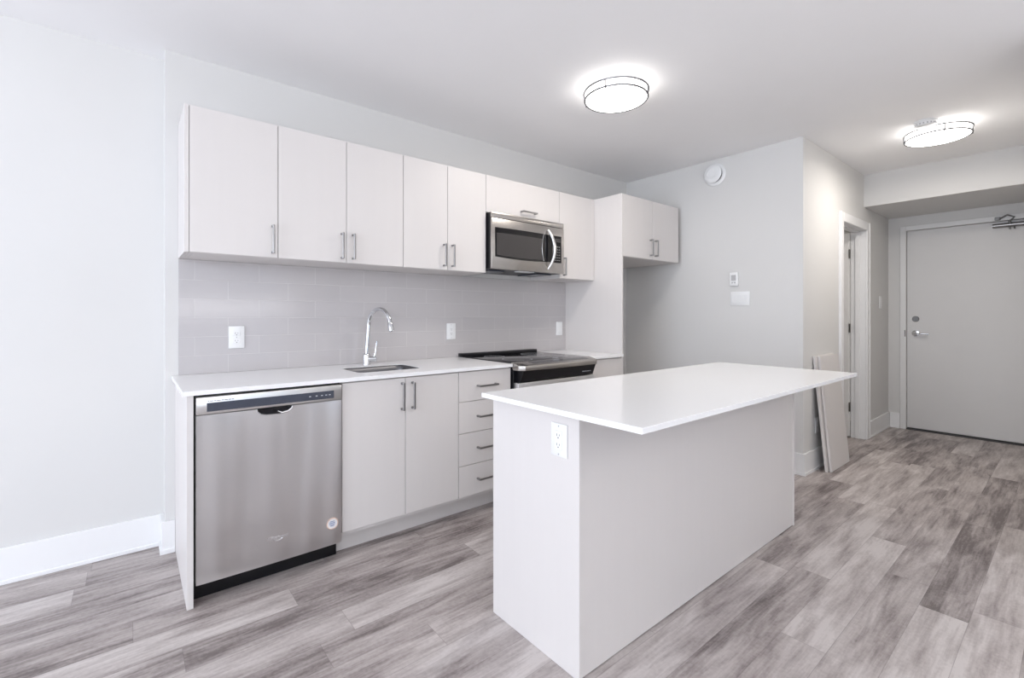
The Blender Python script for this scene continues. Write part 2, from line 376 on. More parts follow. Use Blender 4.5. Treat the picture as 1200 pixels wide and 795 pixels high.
# ------------------------------------------------------------------ side door, open into the next room
d = sroot('door_2', ((DX0 + DX1) / 2, YH, 0))
b = BM(); c = .082
box(b, DX0 - c, DX0, YH - .018, YH, 0, DZ + c, .004); box(b, DX1, DX1 + c, YH - .018, YH, 0, DZ + c, .004); box(b, DX0, DX1, YH - .018, YH, DZ, DZ + c, .004)
for x0, x1 in ((DX0 - c - .004, DX0 - c + .010), (DX1 + c - .010, DX1 + c + .004)): box(b, x0, x1, YH - .023, YH, 0, DZ + c, .003)
struct('door_casing', b, M['trim'], d)
b = BM()
box(b, DX0 - .019, DX0 - .001, YH, YH + .12, 0, DZ); box(b, DX1 + .001, DX1 + .019, YH, YH + .12, 0, DZ); box(b, DX0 - .019, DX1 + .019, YH, YH + .12, DZ + .001, DZ + .019)
box(b, DX0, DX0 + .012, YH + .045, YH + .082, 0, DZ); box(b, DX1 - .012, DX1, YH + .045, YH + .082, 0, DZ); box(b, DX0, DX1, YH + .045, YH + .082, DZ - .012, DZ)
struct('door_jamb', b, M['trim'], d)
lx1 = DX1 - .004
b = BM(); box(b, lx1 - .036, lx1, YH + .1222, YH + .1222 + .70, .012, DZ - .012, .002); lf = struct('door_leaf', b, M['door_white'], d)
for z in (1.845, 1.10, .31):
    b = BM(); box(b, lx1 - .030, lx1 - .004, YH + .1212, YH + .1221, z - .045, z + .045, .001); tube(b, [(lx1 - .042, YH + .119, z - .045), (lx1 - .042, YH + .119, z + .045)], .0065, 10)
    struct('hinge', b, M['hinge'], lf, True)

# ------------------------------------------------------------------ handles and cabinets
def handle(parent, x, y, z, length=.145, vertical=True, name='handle', m='nickel'):
    """square bar pull standing off a face at y"""
    b = BM(); L2 = length / 2; off = .030; t = .0055
    if vertical:
        box(b, x - t, x + t, y - off - .008, y - off, z - L2, z + L2, .0015)
        for s in (-1, 1): box(b, x - t, x + t, y - off, y - .0002, z + s * (L2 - t) - t, z + s * (L2 - t) + t, .0012)
    else:
        box(b, x - L2, x + L2, y - off - .008, y - off, z - t, z + t, .0015)
        for s in (-1, 1): box(b, x + s * (L2 - t) - t, x + s * (L2 - t) + t, y - off, y - .0002, z - t, z + t, .0012)
    return obj(name, b, M[m], parent)
def front(parent, name, x0, x1, z0, z1, yf, g=.0016):
    b = BM(); box(b, x0 + g, x1 - g, yf, yf + .018, z0 + g, z1 - g, .0012)
    return obj(name, b, M['cab'], parent)
def carcass(bm, x0, x1, y0, y1, z0, z1, t=.016, bottom_up=0.0, shelf=None):
    """hollow cabinet box: two sides, top, bottom and back"""
    box(bm, x0, x0 + t, y0, y1, z0, z1, .0008); box(bm, x1 - t, x1, y0, y1, z0, z1, .0008)
    box(bm, x0 + t, x1 - t, y0, y1, z1 - t, z1, .0008); box(bm, x0 + t, x1 - t, y0, y1, z0 + bottom_up, z0 + bottom_up + t, .0008)
    box(bm, x0 + t, x1 - t, y1 - .012, y1, z0 + t, z1 - t)
WG = 'wall cabinets in the row over the counter'
def wall_cab(label, x0, x1, z0, z1, doors, end=None, g=WG, yf=YU):
    r = thing('wall_cabinet', label, 'cabinet', ((x0 + x1) / 2, (yf + YW) / 2, z0), g)
    a = x0
    if end: # finished end panel flush with the doors
        b = BM(); box(b, end, x0 - .0005, yf, YW - .001, z0, z1, .001); obj('end_panel', b, M['cab'], r)
    b = BM(); carcass(b, x0 + .0005, x1 - .0005, yf + .0205, YW - .001, z0, z1 - .0005); obj('body', b, M['cab'], r)
    for (p, q, hx, hz, vert) in doors:
        dd = front(r, 'door', p, q, z0, z1, yf); handle(dd, hx, yf, hz, .146, vert)
    return r
wall_cab('leftmost white wall cabinet with one wide door, its pull at the lower right', .2125, .5954, ZUB, ZUT, [(.2125, .5954, .568, 1.622, True)], end=.193)
wall_cab('white two-door wall cabinet above the sink faucet, second from the left end', .5954, 1.3034, ZUB, ZUT, [(.5954, .9528, .924, 1.622, True), (.9528, 1.3034, .988, 1.622, True)])
wall_cab('white two-door wall cabinet just left of the microwave', 1.3034, 1.9342, ZUB, ZUT, [(1.3034, 1.6206, 1.590, 1.624, True), (1.6206, 1.9342, 1.654, 1.624, True)])
wall_cab('short white wall cabinet directly above the microwave with a horizontal pull', 1.9342, 2.662, 1.9565, ZUT, [(1.9342, 2.662, 2.324, 2.003, False)])
wall_cab('narrow white wall cabinet between the microwave and the tall panel', 2.662, 3.0832, ZUB, ZUT, [(2.662, 3.0832, 2.706, 1.622, True)])
# tall panel beside the refrigerator bay
b = BM(); box(b, 3.0840, 3.1020, YP, YW - .001, .0005, ZUT, .001)
tag(obj('tall_end_panel', b, M['cab']), 'full-height white panel between the counter and the empty refrigerator bay', 'panel')
# cabinet over the refrigerator bay
r = thing('refrigerator_cabinet', 'deep white two-door cabinet hung high over the empty refrigerator bay', 'cabinet', (3.51, 2.7, 1.7118))
b = BM(); carcass(b, 3.1025, 3.9240, YP + .0205, YW - .001, 1.7118, ZUT - .0005); obj('body', b, M['cab'], r)
for p, q, hx in ((3.1025, 3.511, 3.474), (3.511, 3.9240, 3.548)):
    dd = front(r, 'door', p, q, 1.7118, ZUT, YP); handle(dd, hx, YP, 1.812, .142)

# base run
b = BM(); box(b, .1805, .2040, 2.3545, YW - .001, .0005, ZCB - .0005, .001)
tag(obj('base_end_panel', b, M['cab']), 'tall narrow white end panel standing on the floor left of the dishwasher', 'panel')
BG = 'base cabinets along the back wall'
r = thing('base_cabinet', 'white two-door sink base cabinet right of the dishwasher', 'cabinet', (1.17, 2.68, 0), BG)
b = BM(); x0, x1 = .8225, 1.5165; t = .016
box(b, x0, x0 + t, YB + .0205, YW - .001, .11, ZCB - .001); box(b, x1 - t, x1, YB + .0205, YW - .001, .11, ZCB - .001); box(b, x0 + t, x1 - t, YB + .0205, YW - .001, .11, .126); box(b, x0 + t, x1 - t, YW - .012, YW - .001, .126, ZCB - .001); box(b, x0 + t, x1 - t, YB + .0205, YB + .04, .80, ZCB - .001)
obj('body', b, M['cab'], r)
for p, q, hx in ((.8225, 1.1716, 1.148), (1.1716, 1.5165, 1.210)):
    dd = front(r, 'door', p, q, .131, .8875, YB); handle(dd, hx, YB, .787, .150)
b = BM(); box(b, .8195, 1.5165, 2.456, 2.472, 0.0005, .109); obj('toe_kick', b, M['cab'], r)
r = thing('base_cabinet', 'white four-drawer base cabinet left of the range', 'cabinet', (1.717, 2.68, 0), BG)
b = BM(); carcass(b, 1.5175, 1.9185, YB + .0205, YW - .001, .11, ZCB - .001); obj('body', b, M['cab'], r)
zz = [.131, .319, .515, .7055, .8875]
for k in range(4):
    dd = front(r, 'drawer', 1.5175, 1.9185, zz[k], zz[k + 1], YB); handle(dd, 1.7215, YB, (zz[k] + zz[k + 1]) / 2 + .0, .148, False)
b = BM(); box(b, 1.5175, 1.9185, 2.456, 2.472, 0.0005, .109); obj('toe_kick', b, M['cab'], r)
r = thing('base_cabinet', 'narrow white base cabinet between the range and the tall panel', 'cabinet', (2.885, 2.68, 0), BG)
b = BM(); carcass(b, 2.690, 3.0832, YB + .0205, YW - .001, .11, ZCB - .001); obj('body', b, M['cab'], r)
dd = front(r, 'door', 2.690, 3.0832, .131, .8875, YB)
b = BM(); box(b, 2.690, 3.0832, 2.456, 2.472, 0.0005, .109); obj('toe_kick', b, M['cab'], r)

# ------------------------------------------------------------------ worktop with the sink cut-out
def slab_with_hole(bm, x0, x1, y0, y1, z0, z1, hole):
    n = len(hole); cx = sum(p[0] for p in hole) / n; cy = sum(p[1] for p in hole) / n
    outer = []
    for px, py in hole:                     # radial projection of each hole vertex on the slab edge
        dx, dy = px - cx, py - cy; ts = []
        if dx > 1e-9: ts.append((x1 - cx) / dx)
        if dx < -1e-9: ts.append((x0 - cx) / dx)
        if dy > 1e-9: ts.append((y1 - cy) / dy)
        if dy < -1e-9: ts.append((y0 - cy) / dy)
        k = min(ts); outer.append((cx + dx * k, cy + dy * k))
    for c in ((x0, y0), (x1, y0), (x0, y1), (x1, y1)):      # snap the nearest one to each corner
        i = min(range(n), key=lambda i: math.atan2(abs(math.sin(math.atan2(c[1] - cy, c[0] - cx) - math.atan2(outer[i][1] - cy, outer[i][0] - cx))), math.cos(math.atan2(c[1] - cy, c[0] - cx) - math.atan2(outer[i][1] - cy, outer[i][0] - cx))))
        outer[i] = c
    H0 = [bm.verts.new((*p, z0)) for p in hole]; H1 = [bm.verts.new((*p, z1)) for p in hole]
    O0 = [bm.verts.new((*p, z0)) for p in outer]; O1 = [bm.verts.new((*p, z1)) for p in outer]
    for i in range(n):
        j = (i + 1) % n
        bm.faces.new([H1[i], H1[j], O1[j], O1[i]]); bm.faces.new([H0[j], H0[i], O0[i], O0[j]])
        bm.faces.new([O0[i], O1[i], O1[j], O0[j]]); bm.faces.new([H0[j], H1[j], H1[i], H0[i]])
SX0, SX1, SY0, SY1 = .965, 1.356, 2.500, 2.790
hole = rounded(SX0, SX1, SY0, SY1, .045, 8)
b = BM(); slab_with_hole(b, .1657, 1.9229, 2.3403, YW - .001, ZCB, ZCT, hole)
tag(obj('countertop', b, M['quartz']), 'long white quartz countertop over the dishwasher and the sink cabinet', 'countertop', 'white quartz worktops')
b = BM(); box(b, 2.6865, 3.0832, 2.3403, YW - .001, ZCB, ZCT, .0015)
tag(obj('countertop', b, M['quartz']), 'short piece of white countertop right of the range, ending at the tall panel', 'countertop', 'white quartz worktops')
# sink
r = thing('sink', 'stainless steel sink bowl set in the long countertop in front of the faucet', 'sink', ((SX0 + SX1) / 2, (SY0 + SY1) / 2, ZCB - .2))
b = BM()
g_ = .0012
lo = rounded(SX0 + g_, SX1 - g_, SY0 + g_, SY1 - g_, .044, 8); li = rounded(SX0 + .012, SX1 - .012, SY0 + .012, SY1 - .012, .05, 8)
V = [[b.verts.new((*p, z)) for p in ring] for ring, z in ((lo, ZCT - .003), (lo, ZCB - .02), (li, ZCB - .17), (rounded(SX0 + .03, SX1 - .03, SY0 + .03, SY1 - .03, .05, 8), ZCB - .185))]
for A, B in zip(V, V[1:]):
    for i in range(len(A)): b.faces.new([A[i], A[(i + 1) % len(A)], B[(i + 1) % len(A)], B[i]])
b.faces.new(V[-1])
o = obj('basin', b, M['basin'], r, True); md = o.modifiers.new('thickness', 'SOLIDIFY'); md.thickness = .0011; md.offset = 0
b = BM(); lathe(b, ((SX0 + SX1) / 2, (SY0 + SY1) / 2, ZCB - .1843), (0, 0, 1), [(0, 0), (.045, 0), (.045, .003), (.036, .003), (.03, .001), (0, .001)], 28); obj('drain', b, M['chrome'], r, True)
# faucet
FX, FY = 1.172, 2.905
r = thing('faucet', 'chrome gooseneck faucet behind the sink with a side lever', 'faucet', (FX, FY, ZCT))
b = BM(); lathe(b, (FX, FY, ZCT + .0003), (0, 0, 1), [(0, 0), (.026, 0), (.026, .004), (.0225, .010), (.0225, .060), (.020, .068), (.0155, .072), (0, .072)], 32); obj('base', b, M['chrome'], r, True)
dirx, diry = .24, -.97; reach = .215; R_ = reach / 2
LX = .014
pts = [(FX, FY, ZCT + .068), (FX + LX * .2, FY, 1.02), (FX + LX * .6, FY, 1.09), (FX + LX, FY, 1.162)]
for k in range(1, 15):
    a = math.radians(180 - k * 12.1); d_ = R_ + R_ * math.cos(a); pts.append((FX + LX + dirx * d_, FY + diry * d_, 1.162 + R_ * math.sin(a)))
b = BM(); tube(b, pts, .0125, 18); obj('spout', b, M['chrome'], r, True)
e1 = Vector(pts[-1]); e0 = Vector(pts[-2]); dv = (e1 - e0).normalized()
b = BM(); tube(b, [e1 - dv * .004, e1 + dv * .006, e1 + dv * .03, e1 + dv * .052, e1 + dv * .055], [.0128, .0155, .017, .0165, .013], 18); obj('spray_head', b, M['chrome'], r, True)
b = BM(); tube(b, [(FX + .012, FY - .008, ZCT + .035), (FX + .052, FY - .035, ZCT + .035)], .0175, 18)
sl = obj('valve_body', b, M['chrome'], r, True)
b = BM(); tube(b, [(FX + .040, FY - .027, ZCT + .048), (FX + .046, FY - .031, ZCT + .075), (FX + .054, FY - .036, ZCT + .150)], [.006, .005, .0042], 10); obj('lever', b, M['chrome'], r, True)

# backsplash of tiles
b = BM(); box(b, .1945, 3.0835, YW - .008, YW - .0005, ZCT + .0008, ZUB - .0008)
tag(obj('backsplash', b, M['tile']), 'backsplash of long grey glazed tiles in running bond between counter and wall cabinets', 'backsplash')
YT = YW - .008
# ------------------------------------------------------------------ dishwasher
r = thing('dishwasher', 'stainless steel dishwasher under the left end of the countertop', 'dishwasher', (.515, 2.65, 0))
DW0, DW1, DWY = .2115, .8165, 2.337
b = BM(); box(b, .2075, .8195, 2.385, 2.95, .1, ZCB - .002); obj('tub', b, M['black'], r)
# door: slightly bowed front, with a scooped pocket handle cut by a lip
b = BM(); nx, nz = 24, 2
zb, zt = .097, .808
rows = []
for z in (zb, zt):
    row = []
    for i in range(nx + 1):
        u = i / nx; row.append(b.verts.new((DW0 + (DW1 - DW0) * u, DWY + .004 * (2 * u - 1) ** 2 * (1 if abs(2 * u - 1) < .96 else 1.4), z)))
    rows.append(row)
back = [[b.verts.new((DW0 + (DW1 - DW0) * i / nx, 2.384, z)) for i in range(nx + 1)] for z in (zb, zt)]
for i in range(nx):
    b.faces.new([rows[0][i], rows[0][i + 1], rows[1][i + 1], rows[1][i]]); b.faces.new([back[0][i + 1], back[0][i], back[1][i], back[1][i + 1]])
    b.faces.new([rows[1][i], rows[1][i + 1], back[1][i + 1], back[1][i]]); b.faces.new([rows[0][i + 1], rows[0][i], back[0][i], back[0][i + 1]])
b.faces.new([rows[0][0], rows[1][0], back[1][0], back[0][0]]); b.faces.new([rows[1][nx], rows[0][nx], back[0][nx], back[1][nx]])
door = obj('door', b, M['steel_door'], r, True)
b = BM(); box(b, DW0, DW1, DWY + .001, 2.384, .8095, .884, .004, 2); head = obj('control_header', b, M['steel'], r, True)
b = BM(); box(b, .249, .777, DWY - .0006, DWY + .003, .8215, .8585, .0008); cp = obj('control_strip', b, M['dpanel'], head)
for k, x in enumerate((.66, .69, .715, .735, .752)):
    b = BM(); box(b, x, x + .009, DWY - .0009, DWY - .0004, .838, .842); obj('indicator', b, M['mark'], cp)
b = BM(); x = .252
for wd in (.006, .012, .008, .014, .009, .012, .010, .008): box(b, x, x + wd, DWY + .0003, DWY + .0012, .8645, .8675); x += wd + .0025
obj('print', b, M['ink'], head)
# pocket handle: dark recess mouth and a bright curved lip
b = BM(); prof = [(.440, .8085), (.440, .797), (.452, .785), (.475, .7795), (.535, .7775), (.568, .783), (.586, .797), (.589, .8085)]
prism(b, prof, DWY - .0012, DWY + .002, 'Y'); pk = obj('handle_pocket', b, M['glass_black'], door)
b = BM(); tube(b, [(.522, DWY - .004, .791), (.540, DWY - .005, .7815), (.566, DWY - .005, .7855), (.582, DWY - .004, .797), (.586, DWY - .002, .8075)], [.003, .0048, .0048, .0042, .003], 10); tube(b, [(.438, DWY - .001, .8075), (.440, DWY - .002, .796), (.454, DWY - .002, .7835), (.476, DWY - .0025, .7785), (.535, DWY - .003, .7765)], .0022, 8); obj('handle_lip', b, M['chrome'], pk, True)
b = BM(); text(b, 'Whirlpool', .021, Matrix.Translation((.523, DWY - .0004, .2115)) @ FACE_MY); tube(b, [(.523 + .013 * math.cos(t_) * 1.5, DWY - .0006, .2075 + .012 * math.sin(t_)) for t_ in [math.radians(a) for a in range(160, 385, 15)]], .0009, 6)
obj('badge', b, M['chrome'], door)
b = BM(); lathe(b, (.770, DWY + .0022, .2025), (0, -1, 0), [(0, 0), (.0285, 0), (.0285, .0012), (0, .0012)], 32); st = obj('sticker', b, M['sticker_rim'], door)
b = BM(); lathe(b, (.770, DWY + .0009, .2025), (0, -1, 0), [(0, 0), (.024, 0), (.024, .0005), (0, .0005)], 32); obj('sticker_face', b, M['sticker'], st)
b = BM()
for dz, w_ in ((.011, .012), (.004, .016), (-.003, .015), (-.010, .010)): box(b, .770 - w_, .770 + w_ * .8, DWY - .0002, DWY + .0004, .2025 + dz - .0018, .2025 + dz + .0018)
obj('sticker_print', b, M['sticker_blue'], st)
b = BM(); box(b, .2085, .8185, 2.430, 2.45, .0005, .0995); obj('toe_panel', b, M['black'], r)

# ------------------------------------------------------------------ range
r = thing('range', 'slide-in electric range with black glass cooktop between two counters', 'stove', (2.305, 2.65, 0))
RX0, RX1 = 1.9265, 2.6830
b = BM(); box(b, RX0 + .003, RX1 - .003, 2.345, YW - .012, .06, .905, .003)
for x in (RX0 + .05, RX1 - .05):
    for y in (2.42, 2.92): tube(b, [(x, y, .0005), (x, y, .07)], .018, 12)
obj('body', b, M['black'], r)
b = BM(); box(b, RX0, RX1, 2.365, YW - .062, .9055, .9195, .003, 2); ct = obj('cooktop', b, M['glass_black'], r, True)
for cx_, cy_, rad in ((2.12, 2.80, .075), (2.50, 2.80, .09), (2.12, 2.53, .105), (2.50, 2.53, .085)):
    b = BM(); lathe(b, (cx_, cy_, .9196), (0, 0, 1), [(rad, 0), (rad + .0025, 0), (rad + .0025, .0003), (rad, .0003), (rad, 0)], 48); obj('burner_ring', b, M['plastic_grey'], ct)
b = BM(); box(b, RX0 - .004, RX1 + .003, YW - .060, YW - .0095, .9145, .941, .004, 2); obj('vent_trim', b, M['black'], r, True)
# steel front: bowed control ledge with rounded ends, wedge profile
def ledge(bm, z_top_back, z_top, z_bot, y_back, y_front, y_bot, n=24, bow=.012, x0=RX0, x1=RX1):
    secs = []
    for i in range(n + 1):
        u = i / n; s = 2 * u - 1; k = bow * (s * s); e = max(0, abs(s) - .93) / .07; k += .03 * e * e
        x = x0 + (x1 - x0) * u
        secs.append([bm.verts.new((x, y_back, z_top_back)), bm.verts.new((x, y_front + k + .02, z_top + .002)), bm.verts.new((x, y_front + k + .004, z_top - .004)), bm.verts.new((x, y_front + k, z_top - .014)), bm.verts.new((x, y_front + k + .002, z_bot)), bm.verts.new((x, y_bot, z_bot))])
    m_ = len(secs[0])
    for A, B in zip(secs, secs[1:]):
        for j in range(m_): bm.faces.new([A[j], B[j], B[(j + 1) % m_], A[(j + 1) % m_]])
    bm.faces.new(secs[0]); bm.faces.new(list(reversed(secs[-1])))
b = BM(); ledge(b, .9205, .908, .872, 2.3640, 2.244, 2.345); fr = obj('control_ledge', b, M['steel_warm'], r, True)
def on_ledge(y): return .9205 + (.910 - .9205) * (2.364 - y) / (2.364 - 2.272)
b = BM(); x0_, x1_, ya, yb = 2.06, 2.60, 2.288, 2.345
vs = [b.verts.new(p) for p in ((x0_, ya, on_ledge(ya) + .0012), (x1_, ya, on_ledge(ya) + .0012), (x1_, yb, on_ledge(yb) + .0012), (x0_, yb, on_ledge(yb) + .0012), (x0_, ya, on_ledge(ya) - .002), (x1_, ya, on_ledge(ya) - .002), (x1_, yb, on_ledge(yb) - .002), (x0_, yb, on_ledge(yb) - .002))]
for f in ((0, 1, 2, 3), (7, 6, 5, 4), (0, 4, 5, 1), (1, 5, 6, 2), (2, 6, 7, 3), (3, 7, 4, 0)): b.faces.new([vs[i] for i in f])
obj('touch_panel', b, M['glass_black'], fr)
b = BM(); prism(b, [(2.346, .8715), (2.268, .8715), (2.298, .795), (2.346, .795)], RX0 + .028, RX1 - .028, 'X'); fa = obj('fascia', b, M['black'], r)
b = BM(); tube(b, [(RX0 + .04, 2.262, .818), (RX0 + .06, 2.252, .818), (RX1 - .06, 2.252, .818), (RX1 - .04, 2.262, .818)], .011, 14)
for x in (RX0 + .055, RX1 - .055): tube(b, [(x, 2.258, .818), (x, 2.296, .770)], .010, 12)
b2 = BM(); box(b2, RX0 + .008, RX1 - .008, 2.298, 2.344, .225, .790, .004, 2); od = obj('oven_door', b2, M['steel'], r, True)
b.free()
b = BM(); box(b, RX0 + .09, RX1 - .09, 2.2965, 2.2995, .33, .63, .001); obj('oven_window', b, M['glass_black'], od)
b = BM(); tube(b, [(RX0 + .06, 2.262, .735), (RX1 - .06, 2.262, .735)], .012, 14)
for x in (RX0 + .08, RX1 - .08): tube(b, [(x, 2.262, .735), (x, 2.299, .735)], .009, 12)
obj('oven_handle', b, M['steel'], od, True)
b = BM(); box(b, RX0 + .008, RX1 - .008, 2.300, 2.344, .065, .218, .004, 2); obj('drawer', b, M['steel'], r, True)
b = BM(); x = 2.53
for wd in (.02, .014, .022, .012): box(b, x, x + wd, 2.2835, 2.2885, .822, .826); x += wd + .006
obj('print', b, M['mark'], fa)

# ------------------------------------------------------------------ microwave
r = thing('microwave', 'stainless over-the-range microwave under the short cabinet', 'microwave', (2.3, 2.8, 1.552))
MX0, MX1, MZ0, MZ1, MY = 1.9425, 2.6555, 1.556, 1.9535, 2.595
b = BM(); box(b, MX0, MX1, MY + .018, YW - .012, MZ0 + .003, MZ1, .003); obj('housing', b, M['black'], r)
for x0_, x1_ in ((MX0 + .04, MX0 + .20), (MX1 - .20, MX1 - .04)):
    b = BM(); box(b, x0_, x1_, 2.70, 2.93, MZ0 - .006, MZ0 + .0025, .002); obj('grease_filter', b, M['dpanel'], r)
b = BM(); box(b, MX0 + .28, MX0 + .43, 2.63, 2.69, MZ0 - .004, MZ0 + .0025, .002); obj('work_light', b, M['plastic'], r)
fzv = 1.914
b = BM(); box(b, MX0, MX1, MY + .001, MY + .0175, fzv + .0012, MZ1, .003, 2)
for k in range(3): pass
obj('vent_strip', b, M['steel_warm'], r, True)
b = BM(); box(b, MX0, MX1, MY, MY + .0175, MZ0, fzv - .0012, .004, 2); dr = obj('door', b, M['steel_warm'], r, True)
# black glass with a gently bowed outline
b = BM(); o_ = []
for k in range(13): u = k / 12; o_.append((1.972 + (2.530 - 1.972) * u, 1.6395 - .010 * math.sin(math.pi * u) + .002))
for k in range(13): u = k / 12; o_.append((2.530 + (1.970 - 2.530) * u, 1.8475 + .003 * math.sin(math.pi * u)))
prism(b, o_, MY - .0012, MY + .004, 'Y'); gl = obj('door_glass', b, M['glass_black'], dr)
b = BM(); o_ = []
for k in range(9): u = k / 8; o_.append((1.985 + (2.425 - 1.985) * u, 1.655 - .009 * math.sin(math.pi * u * .9)))
for k in range(1, 9): u = k / 9; o_.append((2.425 - .016 * math.sin(math.pi * u), 1.655 + (1.810 - 1.655) * u))
for k in range(9): u = k / 8; o_.append((2.425 + (1.985 - 2.425) * u, 1.810 + .003 * math.sin(math.pi * u)))
prism(b, o_, MY - .0018, MY + .002, 'Y'); obj('window_screen', b, M['mesh_glass'], gl)
b = BM(); tube(b, [(2.436 - .018 * math.sin(math.pi * k / 10), MY - .0018, 1.643 + (1.847 - 1.643) * k / 10) for k in range(11)], .0022, 8); obj('glass_edge', b, M['chrome'], gl, True)
b = BM(); box(b, 2.541, 2.626, MY - .0012, MY + .004, 1.6385, 1.848, .0008); kp = obj('keypad', b, M['glass_black'], dr)
for i in range(3):
    for j in range(6):
        b = BM(); box(b, 2.556 + i * .021, 2.566 + i * .021, MY - .0016, MY - .0010, 1.656 + j * .021, 1.660 + j * .021); obj('key', b, M['plastic_grey'], kp)
b = BM(); box(b, 2.553, 2.613, MY - .0016, MY - .0010, 1.80, 1.828); obj('display', b, M['mesh_glass'], kp)
b = BM(); hp = []
for k in range(17):
    u = k / 16; hp.append((2.478 + .030 * math.sin(math.pi * u), MY - .006 - .040 * math.sin(math.pi * u) ** .7, 1.584 + (1.884 - 1.584) * u))
tube(b, hp, [.009 + .004 * math.sin(math.pi * k / 16) for k in range(17)], 14); obj('handle', b, M['steel'], dr, True)
b = BM(); x = 2.40
for wd in (.008, .010, .007, .011, .009, .008): box(b, x, x + wd, MY + .0005, MY + .0014, 1.9275, 1.9315); x += wd + .003
obj('print', b, M['ink'], r)

# ------------------------------------------------------------------ island
IX0, IX1, IY0, IY1 = 1.1068, 3.0769, .7768, 1.5484
b = BM(); box(b, IX0, IX1, IY0, IY1, ZCB + .001, ZCT, .0015)
tag(obj('island_countertop', b, M['quartz']), 'white quartz slab on top of the kitchen island, overhanging toward the hall side', 'countertop', 'white quartz worktops')
r = thing('kitchen_island', 'white panelled kitchen island base standing free in the middle of the floor', 'kitchen island', (2.1, 1.3, 0))
b = BM(); box(b, 1.1616, 1.1796, 1.0642, 1.5427, .0005, ZCB - .0004, .001); obj('end_panel', b, M['cab'], r)
b = BM(); box(b, 2.9917, 3.0097, 1.0642, 1.5427, .0005, ZCB - .0004, .001); obj('end_panel', b, M['cab'], r)
b = BM(); box(b, 1.1806, 2.9907, 1.0672, 1.085, .004, ZCB - .0004, .001); obj('back_panel', b, M['cab'], r)
b = BM()
for x0_, x1_ in ((1.181, 1.785), (1.786, 2.386), (2.387, 2.9905)): carcass(b, x0_, x1_, 1.0855, 1.522, .11, ZCB - .0004)
obj('body', b, M['cabin'], r)
for x0_, x1_ in ((1.181, 1.785), (1.786, 2.386), (2.387, 2.9905)):
    b = BM(); box(b, x0_ + .0016, x1_ - .0016, 1.5237, 1.5417, .131, .887, .0012); obj('door', b, M['cab'], r)
b = BM(); box(b, 1.181, 2.9905, 1.44, 1.456, .0005, .109); obj('toe_kick', b, M['cab'], r)

# ------------------------------------------------------------------ outlets, switches, controls
# built facing -Y at the origin, then turned: ry maps (across, out, up)
def placed(bm, origin, facing):
    R = {'-Y': Matrix.Identity(4), '-X': Matrix.Rotation(math.radians(-90), 4, 'Z')}[facing]
    bm.transform(Matrix.Translation(origin) @ R); return bm
def plate(r, origin, facing, w_, h_, m='plastic', name='cover_plate', t=.006):
    b = BM(); box(b, -w_ / 2, w_ / 2, -t, -.0003, -h_ / 2, h_ / 2, .0025, 2); return obj(name, placed(b, origin, facing), M[m], r, True)
def insert(r, origin, facing, dx, dz, w_, h_, m='plastic', name='rocker', t0=.0055, t1=.0085, bev=.0012):
    b = BM(); box(b, dx - w_ / 2, dx + w_ / 2, -t1, -t0, dz - h_ / 2, dz + h_ / 2, bev, 1); return obj(name, placed(b, origin, facing), M[m], r)
def slots(parent, origin, facing, dz, t=.0088, dx=0):
    b = BM()
    box(b, dx - .0075, dx - .0055, -t, -.0070, dz - .004, dz + .0045); box(b, dx + .0050, dx + .0070, -t, -.0070, dz - .003, dz + .0035)
    tube(b, [(dx, -.0070, dz - .0095), (dx, -t, dz - .0095)], .0026, 10)
    return obj('slot', placed(b, origin, facing), M['slot'], parent)
def outlet(label, origin, facing, w_=.075, h_=.120, style='decora', group=None):
    r = thing('wall_outlet', label, 'outlet', origin, group)
    plate(r, origin, facing, w_, h_)
    if style == 'decora':
        f = insert(r, origin, facing, 0, 0, .034, .068, name='receptacle')
        for dz in (.018, -.015): slots(f, origin, facing, dz)
    else:
        for dz in (.021, -.021):
            f = insert(r, origin, facing, 0, dz, .034, .030, name='receptacle', bev=.0028); slots(f, origin, facing, dz + .002)
    for dz in ((0,) if style == 'duplex' else (.049, -.049)):
        b = BM(); tube(b, [(0, -.0055, dz), (0, -.0070, dz)], .003, 12); obj('screw', placed(b, origin, facing), M['plastic_grey'], r)
    return r
OG = 'outlet plates on the tile backsplash'
outlet('white outlet on the grey tiles left of the faucet, above the dishwasher', (.4585, YT, 1.107), '-Y', .077, .124, 'duplex', OG)
outlet('white outlet on the grey tiles between the faucet and the range', (1.859, YT, 1.110), '-Y', .078, .120, 'decora', OG)
r = thing('wall_switch', 'white rocker plate on the tiles close to the tall panel, right of the range', 'switch', (3.000, YT, 1.110))
plate(r, (3.000, YT, 1.110), '-Y', .078, .122); insert(r, (3.000, YT, 1.110), '-Y', 0, 0, .034, .068)
outlet('white outlet on the end of the island under the slab', (1.1616, 1.155, .794), '-X', .078, .116, 'decora')
outlet('low white outlet on the hall wall just left of the two leaning panels', (4.277, YH, .346), '-Y', .078, .122, 'decora')
r = thing('wall_switch', 'white single switch on the hall wall between the side door and the entry door', 'switch', (6.15, YH, 1.366))
plate(r, (6.15, YH, 1.366), '-Y', .085, .130); insert(r, (6.15, YH, 1.366), '-Y', 0, 0, .036, .07)
o3 = (XC, 1.8315, 1.371)
r = thing('wall_switch', 'wide white three-gang switch plate on the wall below the small thermostat', 'switch', o3)
plate(r, o3, '-X', .162, .117)
for dx in (-.047, 0, .047): insert(r, o3, '-X', dx, 0, .034, .068)
o4 = (XC, 1.8765, 1.537)
r = thing('thermostat', 'small upright white thermostat above the wide switch plate', 'thermostat', o4)
b = BM(); box(b, -.036, .036, -.022, -.0003, -.058, .058, .005, 3); obj('case', placed(b, o4, '-X'), M['plastic'], r, True)
insert(r, o4, '-X', 0, .012, .040, .048, 'plastic_grey', 'screen', .0215, .0228, .001)
